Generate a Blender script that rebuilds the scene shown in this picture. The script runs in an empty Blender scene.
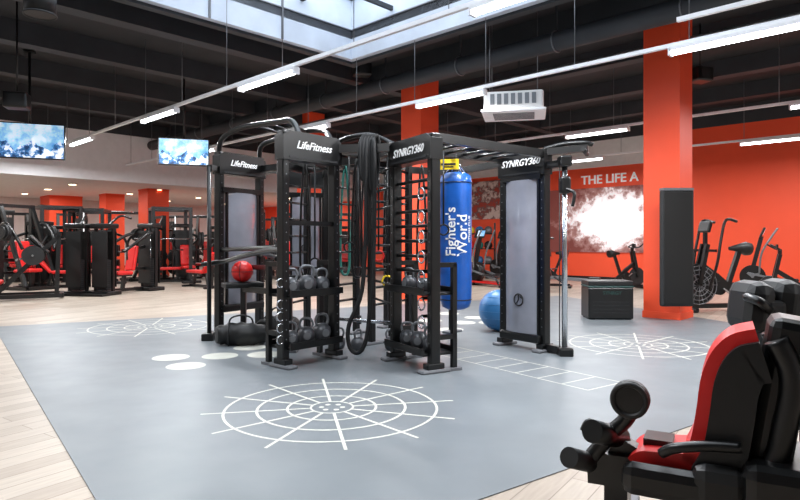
import bpy, bmesh, math, random
from mathutils import Matrix, Vector
random.seed(4)
S=bpy.context.scene
V=Vector
def lin(c):
    c=c/255.0
    return c/12.92 if c<=0.04045 else ((c+0.055)/1.055)**2.4
def mat(name,rgb,rough=0.5,metal=0.0,emis=0,var=0.08,scale=6,bump=0,alpha=1,coat=0):
    m=bpy.data.materials.new(name); m.use_nodes=True
    nt=m.node_tree; p=nt.nodes['Principled BSDF']
    c=[lin(v) for v in rgb]
    tc=nt.nodes.new('ShaderNodeTexCoord')
    n=nt.nodes.new('ShaderNodeTexNoise'); n.inputs['Scale'].default_value=scale; n.inputs['Detail'].default_value=4
    nt.links.new(tc.outputs['Object'],n.inputs['Vector'])
    r=nt.nodes.new('ShaderNodeValToRGB')
    r.color_ramp.elements[0].position=0.3; r.color_ramp.elements[1].position=0.7
    r.color_ramp.elements[0].color=[v*(1-var) for v in c]+[1]
    r.color_ramp.elements[1].color=[min(1,v*(1+var)) for v in c]+[1]
    nt.links.new(n.outputs['Fac'],r.inputs['Fac']); nt.links.new(r.outputs['Color'],p.inputs['Base Color'])
    p.inputs['Roughness'].default_value=rough; p.inputs['Metallic'].default_value=metal
    p.inputs['Alpha'].default_value=alpha
    if coat: p.inputs['Coat Weight'].default_value=coat
    if emis:
        nt.links.new(r.outputs['Color'],p.inputs['Emission Color']); p.inputs['Emission Strength'].default_value=emis
    if bump:
        b=nt.nodes.new('ShaderNodeBump'); b.inputs['Strength'].default_value=bump
        n2=nt.nodes.new('ShaderNodeTexNoise'); n2.inputs['Scale'].default_value=scale*12
        nt.links.new(tc.outputs['Object'],n2.inputs['Vector'])
        nt.links.new(n2.outputs['Fac'],b.inputs['Height']); nt.links.new(b.outputs['Normal'],p.inputs['Normal'])
    return m
BLK=mat('black_powdercoat',(9,10,11),0.33)
BLK2=mat('black_vinyl',(11,12,13),0.5,bump=.1)
RUB=mat('rubber_dark',(25,26,28),0.6,bump=.15)
GRY=mat('steel_grey',(115,118,122),0.4,0.5)
FOOT=mat('foot_grey',(100,102,106),0.5)
CHR=mat('chrome',(200,203,207),0.2,1.0)
RED=mat('red_vinyl',(205,28,26),0.4)
ORG=mat('orange_paint',(238,78,40),0.55,var=.04,scale=1.5)
ORG2=mat('orange_wall_paint',(242,82,44),0.6,var=.05,scale=.8)
CREAM=mat('cream_plaster',(232,231,230),0.7,var=.04)
WHT=mat('white_paint',(243,244,247),0.6,var=.03)
LPR=mat('sign_white',(235,235,235),0.5,emis=.15,var=.01)
DCEIL=mat('ceiling_black',(34,36,40),0.75,var=.2,scale=2,bump=.2)
DBEAM=mat('beam_black',(48,52,57),0.65,var=.15,scale=2)
MARK=mat('floor_mark_cream',(192,192,182),0.55,var=.08)
SHR=mat('frosted_shroud',(150,153,164),0.3,var=.18,scale=2.2,alpha=.8)
LAMP=mat('lamp_glow',(250,252,255),0.5,emis=9,var=.01)
DOWN=mat('downlight_glow',(255,225,180),0.5,emis=12,var=.01)
BLUE=mat('blue_vinyl',(20,88,176),0.35,coat=.3,var=.15,scale=4)
LBLU=mat('blue_rubber',(50,112,165),0.35)
TEAL=mat('teal_rubber',(40,120,110),0.5)
DTEAL=mat('teal_dark',(22,60,56),0.5)
YEL=mat('yellow_sign',(240,205,30),0.5)
KB=mat('kettlebell_iron',(70,72,76),0.35,.3,var=.2)
WELL=mat('skylight_well_white',(200,210,224),0.6,var=.12,scale=1.5)
ROPE=mat('rope_black',(10,10,11),0.75,bump=.6,scale=10)

def floor_mat():
    m=mat('grey_rubber_floor',(108,114,118),0.42,var=.07,scale=1.2,bump=.03)
    nt=m.node_tree
    p=nt.nodes['Principled BSDF']
    tc=[n for n in nt.nodes if n.type=='TEX_COORD'][0]
    n=nt.nodes.new('ShaderNodeTexNoise'); n.inputs['Scale'].default_value=3
    nt.links.new(tc.outputs['Object'],n.inputs['Vector'])
    mr=nt.nodes.new('ShaderNodeMapRange'); mr.inputs['To Min'].default_value=.34; mr.inputs['To Max'].default_value=.5
    nt.links.new(n.outputs['Fac'],mr.inputs['Value']); nt.links.new(mr.outputs['Result'],p.inputs['Roughness'])
    return m
GFLOOR=floor_mat()
def wood_mat():
    m=bpy.data.materials.new('wood_plank_floor'); m.use_nodes=True; nt=m.node_tree; p=nt.nodes['Principled BSDF']
    tc=nt.nodes.new('ShaderNodeTexCoord'); mp=nt.nodes.new('ShaderNodeMapping')
    mp.inputs['Rotation'].default_value=(0,0,math.radians(-55))
    br=nt.nodes.new('ShaderNodeTexBrick'); br.inputs['Scale'].default_value=1
    br.inputs['Brick Width'].default_value=1.3; br.inputs['Row Height'].default_value=.16; br.inputs['Mortar Size'].default_value=.003
    br.inputs['Color1'].default_value=[lin(170),lin(155),lin(140),1]; br.inputs['Color2'].default_value=[lin(194),lin(181),lin(166),1]
    br.inputs['Mortar'].default_value=[lin(130),lin(116),lin(103),1]
    n=nt.nodes.new('ShaderNodeTexNoise'); n.inputs['Scale'].default_value=5; n.inputs['Detail'].default_value=6
    mp2=nt.nodes.new('ShaderNodeMapping'); mp2.inputs['Scale'].default_value=(1,9,1)
    mx=nt.nodes.new('ShaderNodeMixRGB'); mx.blend_type='MULTIPLY'; mx.inputs['Fac'].default_value=.4
    L=nt.links.new
    L(tc.outputs['Object'],mp.inputs['Vector']); L(mp.outputs['Vector'],br.inputs['Vector'])
    L(mp.outputs['Vector'],mp2.inputs['Vector']); L(mp2.outputs['Vector'],n.inputs['Vector'])
    L(br.outputs['Color'],mx.inputs['Color1']); L(n.outputs['Fac'],mx.inputs['Color2']); L(mx.outputs['Color'],p.inputs['Base Color'])
    p.inputs['Roughness'].default_value=.4
    return m
WOOD=wood_mat()
def picture_mat(name,c0,c1,c2,scale,emis,lo=.42,hi=.56,grad=None):
    m=bpy.data.materials.new(name); m.use_nodes=True; nt=m.node_tree; p=nt.nodes['Principled BSDF']
    tc=nt.nodes.new('ShaderNodeTexCoord'); n=nt.nodes.new('ShaderNodeTexNoise'); n.inputs['Scale'].default_value=scale; n.inputs['Detail'].default_value=9; n.inputs['Roughness'].default_value=.65
    r=nt.nodes.new('ShaderNodeValToRGB'); e=r.color_ramp.elements
    e[0].position=lo; e[0].color=[lin(v) for v in c0]+[1]; e[1].position=hi; e[1].color=[lin(v) for v in c2]+[1]
    k=e.new((lo+hi)/2); k.color=[lin(v) for v in c1]+[1]
    L=nt.links.new
    L(tc.outputs['Object'],n.inputs['Vector'])
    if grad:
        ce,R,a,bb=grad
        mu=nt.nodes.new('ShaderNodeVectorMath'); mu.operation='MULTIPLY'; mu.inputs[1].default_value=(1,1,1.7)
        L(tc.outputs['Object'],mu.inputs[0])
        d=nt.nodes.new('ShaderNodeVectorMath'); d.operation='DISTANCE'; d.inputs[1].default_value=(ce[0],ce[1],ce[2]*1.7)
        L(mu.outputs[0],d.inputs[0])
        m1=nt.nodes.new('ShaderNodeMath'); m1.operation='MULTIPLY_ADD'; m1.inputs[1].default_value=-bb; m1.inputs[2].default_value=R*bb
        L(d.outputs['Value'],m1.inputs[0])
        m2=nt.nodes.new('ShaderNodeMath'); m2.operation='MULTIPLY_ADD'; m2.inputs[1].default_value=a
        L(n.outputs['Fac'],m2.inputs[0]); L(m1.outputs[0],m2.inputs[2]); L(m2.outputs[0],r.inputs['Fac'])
    else: L(n.outputs['Fac'],r.inputs['Fac'])
    L(r.outputs['Color'],p.inputs['Base Color']); L(r.outputs['Color'],p.inputs['Emission Color'])
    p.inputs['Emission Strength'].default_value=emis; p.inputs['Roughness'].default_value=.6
    return m
TVSC=picture_mat('tv_mountain_picture',(60,130,190),(130,185,225),(215,235,248),1.5,.7,.36,.55)
TVW=picture_mat('tv_ridge_picture',(20,50,90),(60,120,180),(240,245,250),6,.7,.4,.55)
MUR1=picture_mat('mural_print',(105,50,44),(150,110,105),(250,246,248),2.6,.5,.35,.85,((.45,-.45,1.1),1.35,1.5,.5))  # both mural prints carry a slight glow put in to look lit
MURD=picture_mat('mural_dark',(150,50,35),(95,70,68),(190,165,155),2.5,.12)

class B:
    def __init__(s): s.v=[];s.f=[];s.fm=[];s.fs=[];s.mats=[];s.M=Matrix()
    def mi(s,m):
        if m not in s.mats: s.mats.append(m)
        return s.mats.index(m)
    def add(s,vs,fs,m,sm=False):
        o=len(s.v); s.v+= [s.M@V(v) for v in vs]; k=s.mi(m)
        for i,f in enumerate(fs):
            s.f.append([o+j for j in f]); s.fm.append(k); s.fs.append(sm if isinstance(sm,bool) else sm[i])
    def box(s,c,d,m,rz=0,rx=0,ry=0,bev=0):
        R=Matrix.Translation(V(c))@Matrix.Rotation(rz,4,'Z')@Matrix.Rotation(ry,4,'Y')@Matrix.Rotation(rx,4,'X')
        x,y,z=d[0]/2,d[1]/2,d[2]/2
        if bev>0:
            bm=bmesh.new(); bmesh.ops.create_cube(bm,size=1)
            bmesh.ops.scale(bm,vec=V(d),verts=bm.verts)
            bmesh.ops.bevel(bm,geom=bm.edges[:],offset=min(bev,min(d)*.45),segments=2,affect='EDGES',profile=.5)
            bm.verts.index_update()
            vs=[R@v.co for v in bm.verts]; fs=[[v.index for v in f.verts] for f in bm.faces]; bm.free()
            s.add(vs,fs,m,False); return
        vs=[R@V((a*x,b*y,c2*z)) for a in(-1,1) for b in(-1,1) for c2 in(-1,1)]
        s.add(vs,[(0,1,3,2),(4,6,7,5),(0,4,5,1),(2,3,7,6),(0,2,6,4),(1,5,7,3)],m)
    def bar(s,p0,p1,w,h,m,up=(0,0,1)):
        p0=V(p0);p1=V(p1);d=(p1-p0);L=d.length; d.normalize(); u=V(up)
        if abs(d.dot(u))>.98: u=V((0,1,0))
        sx=d.cross(u).normalized(); uu=sx.cross(d)
        vs=[]
        for p in(p0,p1):
            for a,b in((-1,-1),(1,-1),(1,1),(-1,1)): vs.append(p+sx*(a*w/2)+uu*(b*h/2))
        s.add(vs,[(0,3,2,1),(4,5,6,7),(0,1,5,4),(1,2,6,5),(2,3,7,6),(3,0,4,7)],m)
    def cyl(s,p0,p1,r,m,r1=None,seg=14):
        s.sweep([p0,p1],[r,r if r1 is None else r1],m,seg)
    def sweep(s,pts,rs,m,seg=10,closed=False):
        pts=[V(p) for p in pts]; n=len(pts)
        if not isinstance(rs,(list,tuple)): rs=[rs]*n
        T=[]
        for i in range(n):
            if closed: t=pts[(i+1)%n]-pts[i-1]
            else: t=pts[min(i+1,n-1)]-pts[max(i-1,0)]
            T.append(t.normalized())
        u=V((0,0,1)) if abs(T[0].z)<.9 else V((0,1,0))
        N=(u-T[0]*u.dot(T[0])).normalized(); vs=[]
        for i in range(n):
            N=(N-T[i]*N.dot(T[i])).normalized(); Bn=T[i].cross(N)
            for k in range(seg):
                a=2*math.pi*k/seg; vs.append(pts[i]+(N*math.cos(a)+Bn*math.sin(a))*rs[i])
        fs=[];sm=[]
        for i in range(n if closed else n-1):
            j=(i+1)%n
            for k in range(seg):
                fs.append((i*seg+k,i*seg+(k+1)%seg,j*seg+(k+1)%seg,j*seg+k)); sm.append(True)
        if not closed:
            fs.append(tuple(range(seg-1,-1,-1))); fs.append(tuple((n-1)*seg+k for k in range(seg))); sm+=[False,False]
        s.add(vs,fs,m,sm)
    def tube(s,pts,r,m,seg=10,closed=False,sub=5):
        s.sweep(cat(pts,sub,closed),r,m,seg,closed)
    def torus(s,c,R,r,m,axis='Z',seg=24,ms=8):
        pts=[]
        for k in range(seg):
            a=2*math.pi*k/seg; x,y=R*math.cos(a),R*math.sin(a)
            pts.append(V(c)+V({'Z':(x,y,0),'Y':(x,0,y),'X':(0,x,y)}[axis]))
        s.sweep(pts,r,m,ms,True)
    def sph(s,c,r,m,sc=(1,1,1),seg=18,rings=12):
        vs=[];fs=[]
        for i in range(rings+1):
            t=math.pi*i/rings
            for k in range(seg):
                a=2*math.pi*k/seg
                vs.append(V(c)+V((r*sc[0]*math.sin(t)*math.cos(a),r*sc[1]*math.sin(t)*math.sin(a),r*sc[2]*math.cos(t))))
        for i in range(rings):
            for k in range(seg): fs.append((i*seg+k,(i+1)*seg+k,(i+1)*seg+(k+1)%seg,i*seg+(k+1)%seg))
        s.add(vs,fs,m,True)
    def prism(s,poly,y0,y1,m,bev=0):
        n=len(poly)
        vs=[(p[0],y0,p[1]) for p in poly]+[(p[0],y1,p[1]) for p in poly]
        fs=[tuple(range(n)),tuple(range(2*n-1,n-1,-1))]+[(i,i+n,(i+1)%n+n,(i+1)%n) for i in range(n)]
        s.add(vs,fs,m)
    def text(s,t,size,M,m,ext=.003,shear=0,align='CENTER'):
        cu=bpy.data.curves.new('t','FONT'); cu.body=t; cu.size=size; cu.extrude=ext; cu.align_x=align; cu.align_y='CENTER'; cu.shear=shear; cu.resolution_u=3
        cu.offset=size*.012
        ob=bpy.data.objects.new('t',cu); S.collection.objects.link(ob)
        dg=bpy.context.evaluated_depsgraph_get(); me=ob.evaluated_get(dg).to_mesh()
        vs=[M@v.co for v in me.vertices]; fs=[tuple(p.vertices) for p in me.polygons]
        s.add(vs,fs,m); ob.evaluated_get(dg).to_mesh_clear()
        bpy.data.objects.remove(ob); bpy.data.curves.remove(cu)
    def build(s,name,origin=None):
        xs=[v.x for v in s.v];ys=[v.y for v in s.v];zs=[v.z for v in s.v]
        o=V(((min(xs)+max(xs))/2,(min(ys)+max(ys))/2,min(zs))) if origin is None else V(origin)
        me=bpy.data.meshes.new(name); me.from_pydata([v-o for v in s.v],[],s.f)
        for m in s.mats: me.materials.append(m)
        me.polygons.foreach_set('material_index',s.fm); me.polygons.foreach_set('use_smooth',s.fs); me.update()
        bm=bmesh.new(); bm.from_mesh(me); bmesh.ops.recalc_face_normals(bm,faces=bm.faces); bm.to_mesh(me); bm.free()
        ob=bpy.data.objects.new(name,me); ob.location=o; S.collection.objects.link(ob); return ob
def cat(pts,sub=5,closed=False):
    P=[V(p) for p in pts]; n=len(P); out=[]
    for i in range(n if closed else n-1):
        if closed: a,b,c,d=P[i-1],P[i],P[(i+1)%n],P[(i+2)%n]
        else: a,b,c,d=P[max(i-1,0)],P[i],P[i+1],P[min(i+2,n-1)]
        for k in range(sub):
            t=k/sub
            out.append(.5*((2*b)+(c-a)*t+(2*a-5*b+4*c-d)*t*t+(3*b-a-3*c+d)*t**3))
    if not closed: out.append(P[-1])
    return out
def F(px,py):
    Y=780.0/(py-242); return ((px-400)*Y/600,Y)
def place(x,y,rot,z=0): return Matrix.Translation((x,y,z))@Matrix.Rotation(rot,4,'Z')
ANG=math.atan2(.72,.694); RM=Matrix.Rotation(ANG,4,'Z')
def W(s_,t_,z=0): return RM@V((s_,t_,z))

# ---------------- ROOM (s,t coordinates rotated) ----------------
s0,s1,t0,t1,t2=-7,19.45,-6,20.4,31
def rb(name,bs):
    b=B(); b.M=RM
    for lo,hi,m in bs:
        b.box([(lo[i]+hi[i])/2 for i in range(3)],[hi[i]-lo[i] for i in range(3)],m)
    return b.build(name,(0,0,0))
rb('floor',[((s0,t0,-.15),(s1,t2,0),WOOD)])
hs0,hs1,ht0,ht1=.6,7.85,1.0,8.9
rb('ceiling',[((s0,t0,5.3),(hs0,t1,5.45),DCEIL),((hs1,t0,5.3),(s1,t1,5.45),DCEIL),((hs0,t0,5.3),(hs1,ht0,5.45),DCEIL),((hs0,ht1,5.3),(hs1,t1,5.45),DCEIL)])
rb('ceiling_lower',[((s0,t1+.2,3.3),(s1,t2,3.4),CREAM)])
rb('trim_1',[((s0,t1,3.3),(s1,t1+.2,4.85),WHT),((s0,t1,4.85),(s1,t1+.2,5.3),DBEAM)])
rb('wall_right',[((s1,t0,0),(s1+.2,t2,4.75),ORG2),((s1,t0,4.75),(s1+.2,t2,5.45),DBEAM),((s1-.03,7.4,3.85),(s1,t1,4.75),CREAM)])
rb('wall_back',[((s0,t2,0),(s1,t2+.2,3.4),CREAM)])
rb('wall_left',[((s0-.2,t0,0),(s0,t2,5.45),CREAM)])
rb('wall_front',[((s0,t0-.2,0),(s1,t0,5.45),CREAM)])
rb('baseboard_right',[((s1-.03,t0,0),(s1,t2,.12),BLK)])
rb('baseboard_back',[((s0,t2-.03,0),(s1-.03,t2,.12),BLK)])
e=.12
rb('skylight_well',[((hs0-e,ht1,4.9),(hs1+e,ht1+e,6.6),WELL),((hs1,ht0,4.9),(hs1+e,ht1,6.6),WELL),((hs0-e,ht0-e,4.9),(hs1+e,ht0,6.6),WELL),((hs0-e,ht0,4.9),(hs0,ht1,6.6),WELL),
  ((hs0-.3,ht1+e,4.85),(hs1+.3,ht1+e+.15,5.3),DBEAM),((hs1+e,ht0,4.85),(hs1+e+.15,ht1+e,5.3),DBEAM)]
  +[((hs0,ht1-.03,5.45+.6*k),(hs1,ht1,5.47+.6*k),GRY) for k in range(2)]+[((hs1-.03,ht0,5.45+.6*k),(hs1,ht1,5.47+.6*k),GRY) for k in range(2)]
  +[((hs0+1.4*k,ht1-.03,4.9),(hs0+1.4*k+.03,ht1,6.6),GRY) for k in range(1,5)])
b=B(); b.M=RM
for k in range(1,6):
    x=hs0+(hs1-hs0)*k/6; b.box((x,(ht0+ht1)/2,5.75),(.07,ht1-ht0,.1),DBEAM)
for k in range(1,7):
    y=ht0+(ht1-ht0)*k/7; b.box(((hs0+hs1)/2,y,5.6),(hs1-hs0,.06,.08),DBEAM)
b.build('window_1')
b=B(); b.M=RM
for t in (10.2,12.6,15,17.6):
    b.box(((s0+s1)/2,t,5.1),(s1-s0,.3,.4),DBEAM)
for t in (-1.5,-4): b.box(((s0+s1)/2,t,5.1),(s1-s0,.3,.4),DBEAM)
for s_ in (9.6,12,14.5,17): b.box((s_,(t0+t1)/2,5.12),(.3,t1-t0,.36),DBEAM)
for s_ in (-1,-4): b.box((s_,(t0+t1)/2,5.12),(.3,t1-t0,.36),DBEAM)
b.build('ceiling_beams')
b=B(); b.M=RM
b.cyl((8.9,t0+.01,4.6),(8.9,t1-.01,4.6),.16,DBEAM,seg=18)
for t in range(-5,20,2): b.box((8.9,t,4.98),(.03,.03,.64),DBEAM); b.torus((8.9,t,4.6),.17,.012,GRY,'Y')
b.cyl((10.9,t0+.01,4.8),(10.9,t1-.01,4.8),.04,GRY)
for t in range(-5,20,3): b.box((10.9,t,5.05),(.02,.02,.5),DBEAM)
b.build('air_duct')
def pillar(x,y,s,h,col=ORG):
    b=B(); b.M=place(x,y,ANG)
    b.box((0,0,h/2),(s,s,h),col); b.box((0,0,.06),(s+.03,s+.03,.12),ORG2)
    b.box((0,0,h-.03),(s+.02,s+.02,.06),DBEAM if h>4 else col)
    b.build('pillar')
pillar(4.62,10.35,.6,5.3)
pillar(.45,13.6,.6,5.3)
pillar(-2.75,18.5,.6,5.3)
pillar(-9.4,22.9,.82,3.3); pillar(-12.1,25.2,.75,3.3)
pillar(-14.9,26.4,1.3,3.3); pillar(-8.0,31.5,.9,3.3)
def area(loc,sx,sy,pw,col,rotz=ANG,name='lamp_light'):
    l=bpy.data.lights.new(name,'AREA'); l.shape='RECTANGLE'; l.size=sx; l.size_y=sy; l.energy=pw; l.color=col
    o=bpy.data.objects.new(name,l); o.location=loc; o.rotation_euler=(0,0,rotz); S.collection.objects.link(o); return o
def track(s_,ta,tb,z=3.8):
    b=B(); b.M=RM
    b.box((s_,(ta+tb)/2,z),(.05,tb-ta,.05),WHT)
    t=ta+.4
    while t<tb: b.cyl((s_,t,z+.02),(s_,t,5.3 if not(hs0<s_<hs1 and ht0<t<ht1) else 5.58),.006,GRY,seg=6); t+=1.55
    b.build('lighting_track')
track(1.2,-4,20,3.8); track(5.07,-4,20,3.8); track(7.9,-4,20,3.8); track(12.6,-4,20,3.8); track(7.2,-4,2.5,3.86); track(16.5,-4,20,3.8)  # first track is added out of view, to brighten the white bulkhead
def lamp(s_,t,z=3.8,pw=122,L=1.45):
    b=B(); b.M=RM
    b.box((s_,t,z-.05),(.11,L,.05),WHT); b.box((s_,t,z-.1),(.085,L-.04,.05),LAMP,bev=.02)
    b.box((s_,t-L/2,z-.085),(.11,.03,.09),WHT); b.box((s_,t+L/2,z-.085),(.11,.03,.09),WHT)
    b.build('fluorescent_lamp')
    area(W(s_,t,z-.14),.08,L,pw,(.98,.985,1))
for s_,t in ((5.07,3.1),(5.07,7.65),(5.07,11.3),(5.07,15.5),(5.07,18.5),(7.9,2.1),(7.9,6.45),(7.9,10.4),(7.9,15),(12.6,6.1),(12.6,1.7),(12.6,10.5),(16.5,3.5),(16.5,8.5),(5.07,-1.3),(7.2,.2),(16.5,-1),(1.2,14.5),(1.2,18.3),(1.2,9),(1.2,3),(12.6,16)):  # lamps on that first track are added unseen, to wash the bulkhead
    lamp(s_,t)
area(W((hs0+hs1)/2,(ht0+ht1)/2,6.5),hs1-hs0-.1,ht1-ht0-.1,520,(.86,.93,1),name='skylight_light')
for s_ in range(-5,19,3):
    for t in (22.3,25,28):
        b=B(); b.M=RM; b.cyl((s_,t,3.26),(s_,t,3.3),.14,WHT,seg=16); b.cyl((s_,t,3.255),(s_,t,3.262),.11,DOWN,seg=16); b.build('ceiling_downlight')
for s_ in (-3,2,7,12,17): area(W(s_,25,3.2),3,6,190,(1,.97,.94),name='downlight_light')

# -------------- floor mat -----------------
pts=[F(-6,327),F(560,296),F(840,340),F(840,374),F(161,612)]
b=B(); n=len(pts)
b.add([(x,y,0.0005) for x,y in pts]+[(x,y,.006) for x,y in pts],[tuple(range(n-1,-1,-1)),tuple(range(n,2*n))]+[(i,(i+1)%n,(i+1)%n+n,i+n) for i in range(n)],GFLOOR)
b.build('rubber_floor_mat',(0,0,0))
zt=.0062
def flat_ring(b,c,r,w,seg=64,z=zt):
    vs=[];fs=[]
    for k in range(seg):
        a=2*math.pi*k/seg
        for rr in (r-w/2,r+w/2): vs.append((c[0]+rr*math.cos(a),c[1]+rr*math.sin(a),z+.001))
    for k in range(seg): j=(k+1)%seg; fs.append((2*k,2*k+1,2*j+1,2*j))
    b.add(vs,fs,MARK)
def flat_line(b,p,q,w,z=zt):
    p=V((p[0],p[1],z+.0012));q=V((q[0],q[1],z+.0012)); d=(q-p).normalized(); nn=V((-d.y,d.x,0))*w/2
    b.add([p-nn,q-nn,q+nn,p+nn],[(0,1,2,3)],MARK)
def disc(b,c,r,z=zt,seg=32):
    b.add([(c[0]+r*math.cos(2*math.pi*k/seg),c[1]+r*math.sin(2*math.pi*k/seg),z+.001) for k in range(seg)],[tuple(range(seg))],MARK)
def wheel(c,R):
    b=B()
    for f in (1,.7,.42): flat_ring(b,c,R*f,.02)
    for k in range(12):
        a=2*math.pi*k/12+.2
        d=V((math.cos(a),math.sin(a)))
        flat_line(b,(c[0]+d.x*.2*R,c[1]+d.y*.2*R),(c[0]+d.x*1.2*R,c[1]+d.y*1.2*R),.022)
    flat_ring(b,c,R*.2,.016)
    for k in range(6):
        a=k*math.pi/3; disc(b,(c[0]+.1*R*math.cos(a),c[1]+.1*R*math.sin(a)),.022,seg=10)
    b.build('floor_marking_wheel')
wheel(F(332,408),.82); wheel(F(150,327),.85); wheel(F(638,345),.83)
b=B()
for px,py in ((171,358),(186,366.5),(220,356.5),(250,348),(265,355),(292,347)): disc(b,F(px,py),.2)
b.build('floor_marking_dots')
b=B()
for px,py in ((430,321),(450,330),(463,323),(476,318),(491,323),(448,314)): disc(b,F(px,py),.2)
b.build('floor_marking_dots')
b=B()
P=V(F(425,352)); Q=V(F(588,391)); d=(Q-P); L=d.length; d.normalize(); nn=V((-d.y,d.x))*.5
if nn.y<0: nn=-nn
flat_line(b,P,Q,.014); flat_line(b,P+nn,Q+nn,.014)
for k in range(9):
    p=P+d*(L*k/8); flat_line(b,p,p+nn,.014)
b.build('floor_marking_ladder')

# -------------- RIG -----------------
A0,A1=V((-1.207,6.19)),V((-.74,6.72)); C0,C1=V((-.044,6.61)),V((.335,5.95)); D0,D1=V((1.33,7.6)),V((1.71,7.09)); B0,B1=V((-2.45,8.125)),V((-2.05,8.75))
H=V((-.36,7.6)); E0,E1=V((-1.72,9.05)),V((-1.16,9.2))
b=B()
def frame(p0,p1):
    d=(p1-p0); L=d.length; a=math.atan2(d.y,d.x); return place(p0.x,p0.y,a),L
def bay(p0,p1,h,title,shelves=(),rungs=None,shroud=False,sign=True,depth=.3,w=.085,hh=.3,inset=.05):
    b.M,L=frame(p0,p1)
    for x in (0,L):
        b.box((x,0,h/2+.02),(w,.11,h-.04),BLK,bev=.012)
        b.box((x,0,.022),(.13,.34,.044),FOOT,bev=.02); b.box((x,0,.07),(.1,.2,.06),BLK,bev=.01)
        for k in range(int((h-.5)/.1)):
            b.cyl((x,-.0555,.3+k*.1),(x,-.057,.3+k*.1),.008,GRY,seg=6)
    if sign:
        zt_=h
        poly=[(-.05,zt_-hh),(L+.05,zt_-hh),(L+.05,zt_-.05),(L-.03,zt_),(.03,zt_),(-.05,zt_-.05)]
        b.prism(poly,-.075,.075,BLK)
        b.box((L/2,-.078,zt_-hh+.03),(L-.04,.006,.02),RUB)
        if title:
            for sg,ro in ((-.08,0),(.08,math.pi)):
                b.text(title,.115,Matrix.Translation((L/2,sg,zt_-.14))@Matrix.Rotation(ro,4,'Z')@Matrix.Rotation(math.pi/2,4,'X'),LPR,shear=.35)
    for z in shelves:
        b.box((L/2,.06,z-.02),(L-.02,depth+.06,.03),BLK,bev=.008)
        b.box((L/2,-.13,z+.01),(L+.02,.02,.07),BLK); b.box((L/2,.24,z+.01),(L+.02,.02,.07),BLK)
    if rungs:
        for z in rungs: b.cyl((0,0,z),(L,0,z),.018,BLK,seg=10)
    if shroud:
        zb,zt2=shroud
        n=8; vs=[];fs=[]
        for i in range(n+1):
            x=inset+(L-2*inset)*i/n; y=-.05-.05*math.sin(math.pi*i/n)
            vs+= [(x,y,zb),(x,y,zt2)]
        for i in range(n): fs.append((2*i,2*i+2,2*i+3,2*i+1))
        b.add(vs,fs,SHR,True)
        vs=[(x,-y,z) for x,y,z in vs]; b.add(vs,fs,SHR,True)
        for k in range(16): b.box((L/2,0,zb+.03+k*.045),(L*.55,.07,.04),RUB)
        b.box((L/2,0,zb-.05),(L,.22,.1),BLK,bev=.02)
        b.cyl((L*.35,0,zb),(L*.35,0,zt2),.012,CHR); b.cyl((L*.65,0,zb),(L*.65,0,zt2),.012,CHR)
        b.torus((L/2,-.103,zb+.4),.07,.008,RUB,'Y')
        b.tube([(L/2-.05,-.104,zb+.34),(L/2,-.104,zb+.4),(L/2+.0,-.104,zb+.46),(L/2+.05,-.104,zb+.42)],.008,RUB,6)
        b.box((L/2,0,zt2+.03),(L,.16,.07),BLK)
        for x in (inset-.01,L-inset+.01): b.box((x,-.05,(zb+zt2)/2),(.03,.03,zt2-zb),BLK)
bay(A0,A1,2.45,'LifeFitness',shelves=(.22,.76))
bay(C0,C1,2.38,'SYNRGY360',shelves=(.2,.8),rungs=[1.0+.155*i for i in range(7)],hh=.26)
bay(D0,D1,2.4,'SYNRGY360',shroud=(.2,2.05),inset=.06)
bay(B0,B1,2.52,'LifeFitness',shroud=(.45,1.98),inset=.1)
bay(E0,E1,2.42,'',shroud=(.8,1.98),inset=.08)
for p0,p1,hh in ((A0,A1,2.2),(C0,C1,2.15)):
    b.M,L=frame(p0,p1)
    for x in (0,L):
        b.box((x,.24,.55),(.05,.05,1.06),BLK)
        for z in (.35,1.07): b.box((x,.12,z),(.05,.28,.05),BLK)
        b.box((x,.24,.02),(.1,.14,.03),FOOT)
b.M,L=frame(A0,A1)
for z in (.3,.42,.54,.66,.88): b.torus((-.06,-.04,z),.045,.009,CHR,'Y',16,6)
b.box((L/2,.0,1.5),(L,.04,.05),BLK)
b.M,L=frame(C0,C1)
for z in (.5,.68,.95,1.15,1.35,1.55,1.78):
    b.torus((L-.09,-.09,z),.06,.009,CHR,'Y',16,6); b.box((L-.09,-.05,z+.06),(.03,.06,.03),BLK)
b.M=Matrix()
def post(x,y,h,w=.08):
    b.box((x,y,h/2),(w,w,h),BLK,rz=ANG,bev=.01); b.box((x,y,.02),(.3,.14,.04),FOOT,rz=ANG,bev=.015)
hub=[(H.x,H.y,2.5),(-.62,8.5,2.45),(.12,8.35,2.45),(-.2,9.1,2.4),(-.95,7.9,2.4),(.75,8.6,2.35),(-1.5,7.6,2.3),(-.1,7.75,2.4),(-1.3,8.4,2.35)]
for x,y,h in hub: post(x,y,h)
def beam(p,q,z,z2=None,w=.07,h=.09): b.bar((p[0],p[1],z),(q[0],q[1],z if z2 is None else z2),w,h,BLK)
beam(A1,C0,2.34); beam(A1,H,2.36); beam(C0,H,2.34); beam(H,(-.62,8.5),2.4); beam(H,(.12,8.35),2.4); beam((-.62,8.5),(-.2,9.1),2.36); beam((.12,8.35),(-.2,9.1),2.36)
beam((-.95,7.9),H,2.34); beam((-.95,7.9),E1,2.34); beam(E0,B1,2.36); beam(A0,(-.95,7.9),2.3); beam((-.95,7.9),(-.62,8.5),2.34); beam(B1,(-.95,7.9),2.36)
beam((.12,8.35),(.75,8.6),2.3); beam((.75,8.6),D0,2.3); beam((-1.5,7.6),A0,2.28); beam((-1.5,7.6),(-1.3,8.4),2.28); beam(H,(-.1,7.75),2.38); beam((-1.3,8.4),(-.95,7.9),2.3)
dd=(D1-C1).normalized()
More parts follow.
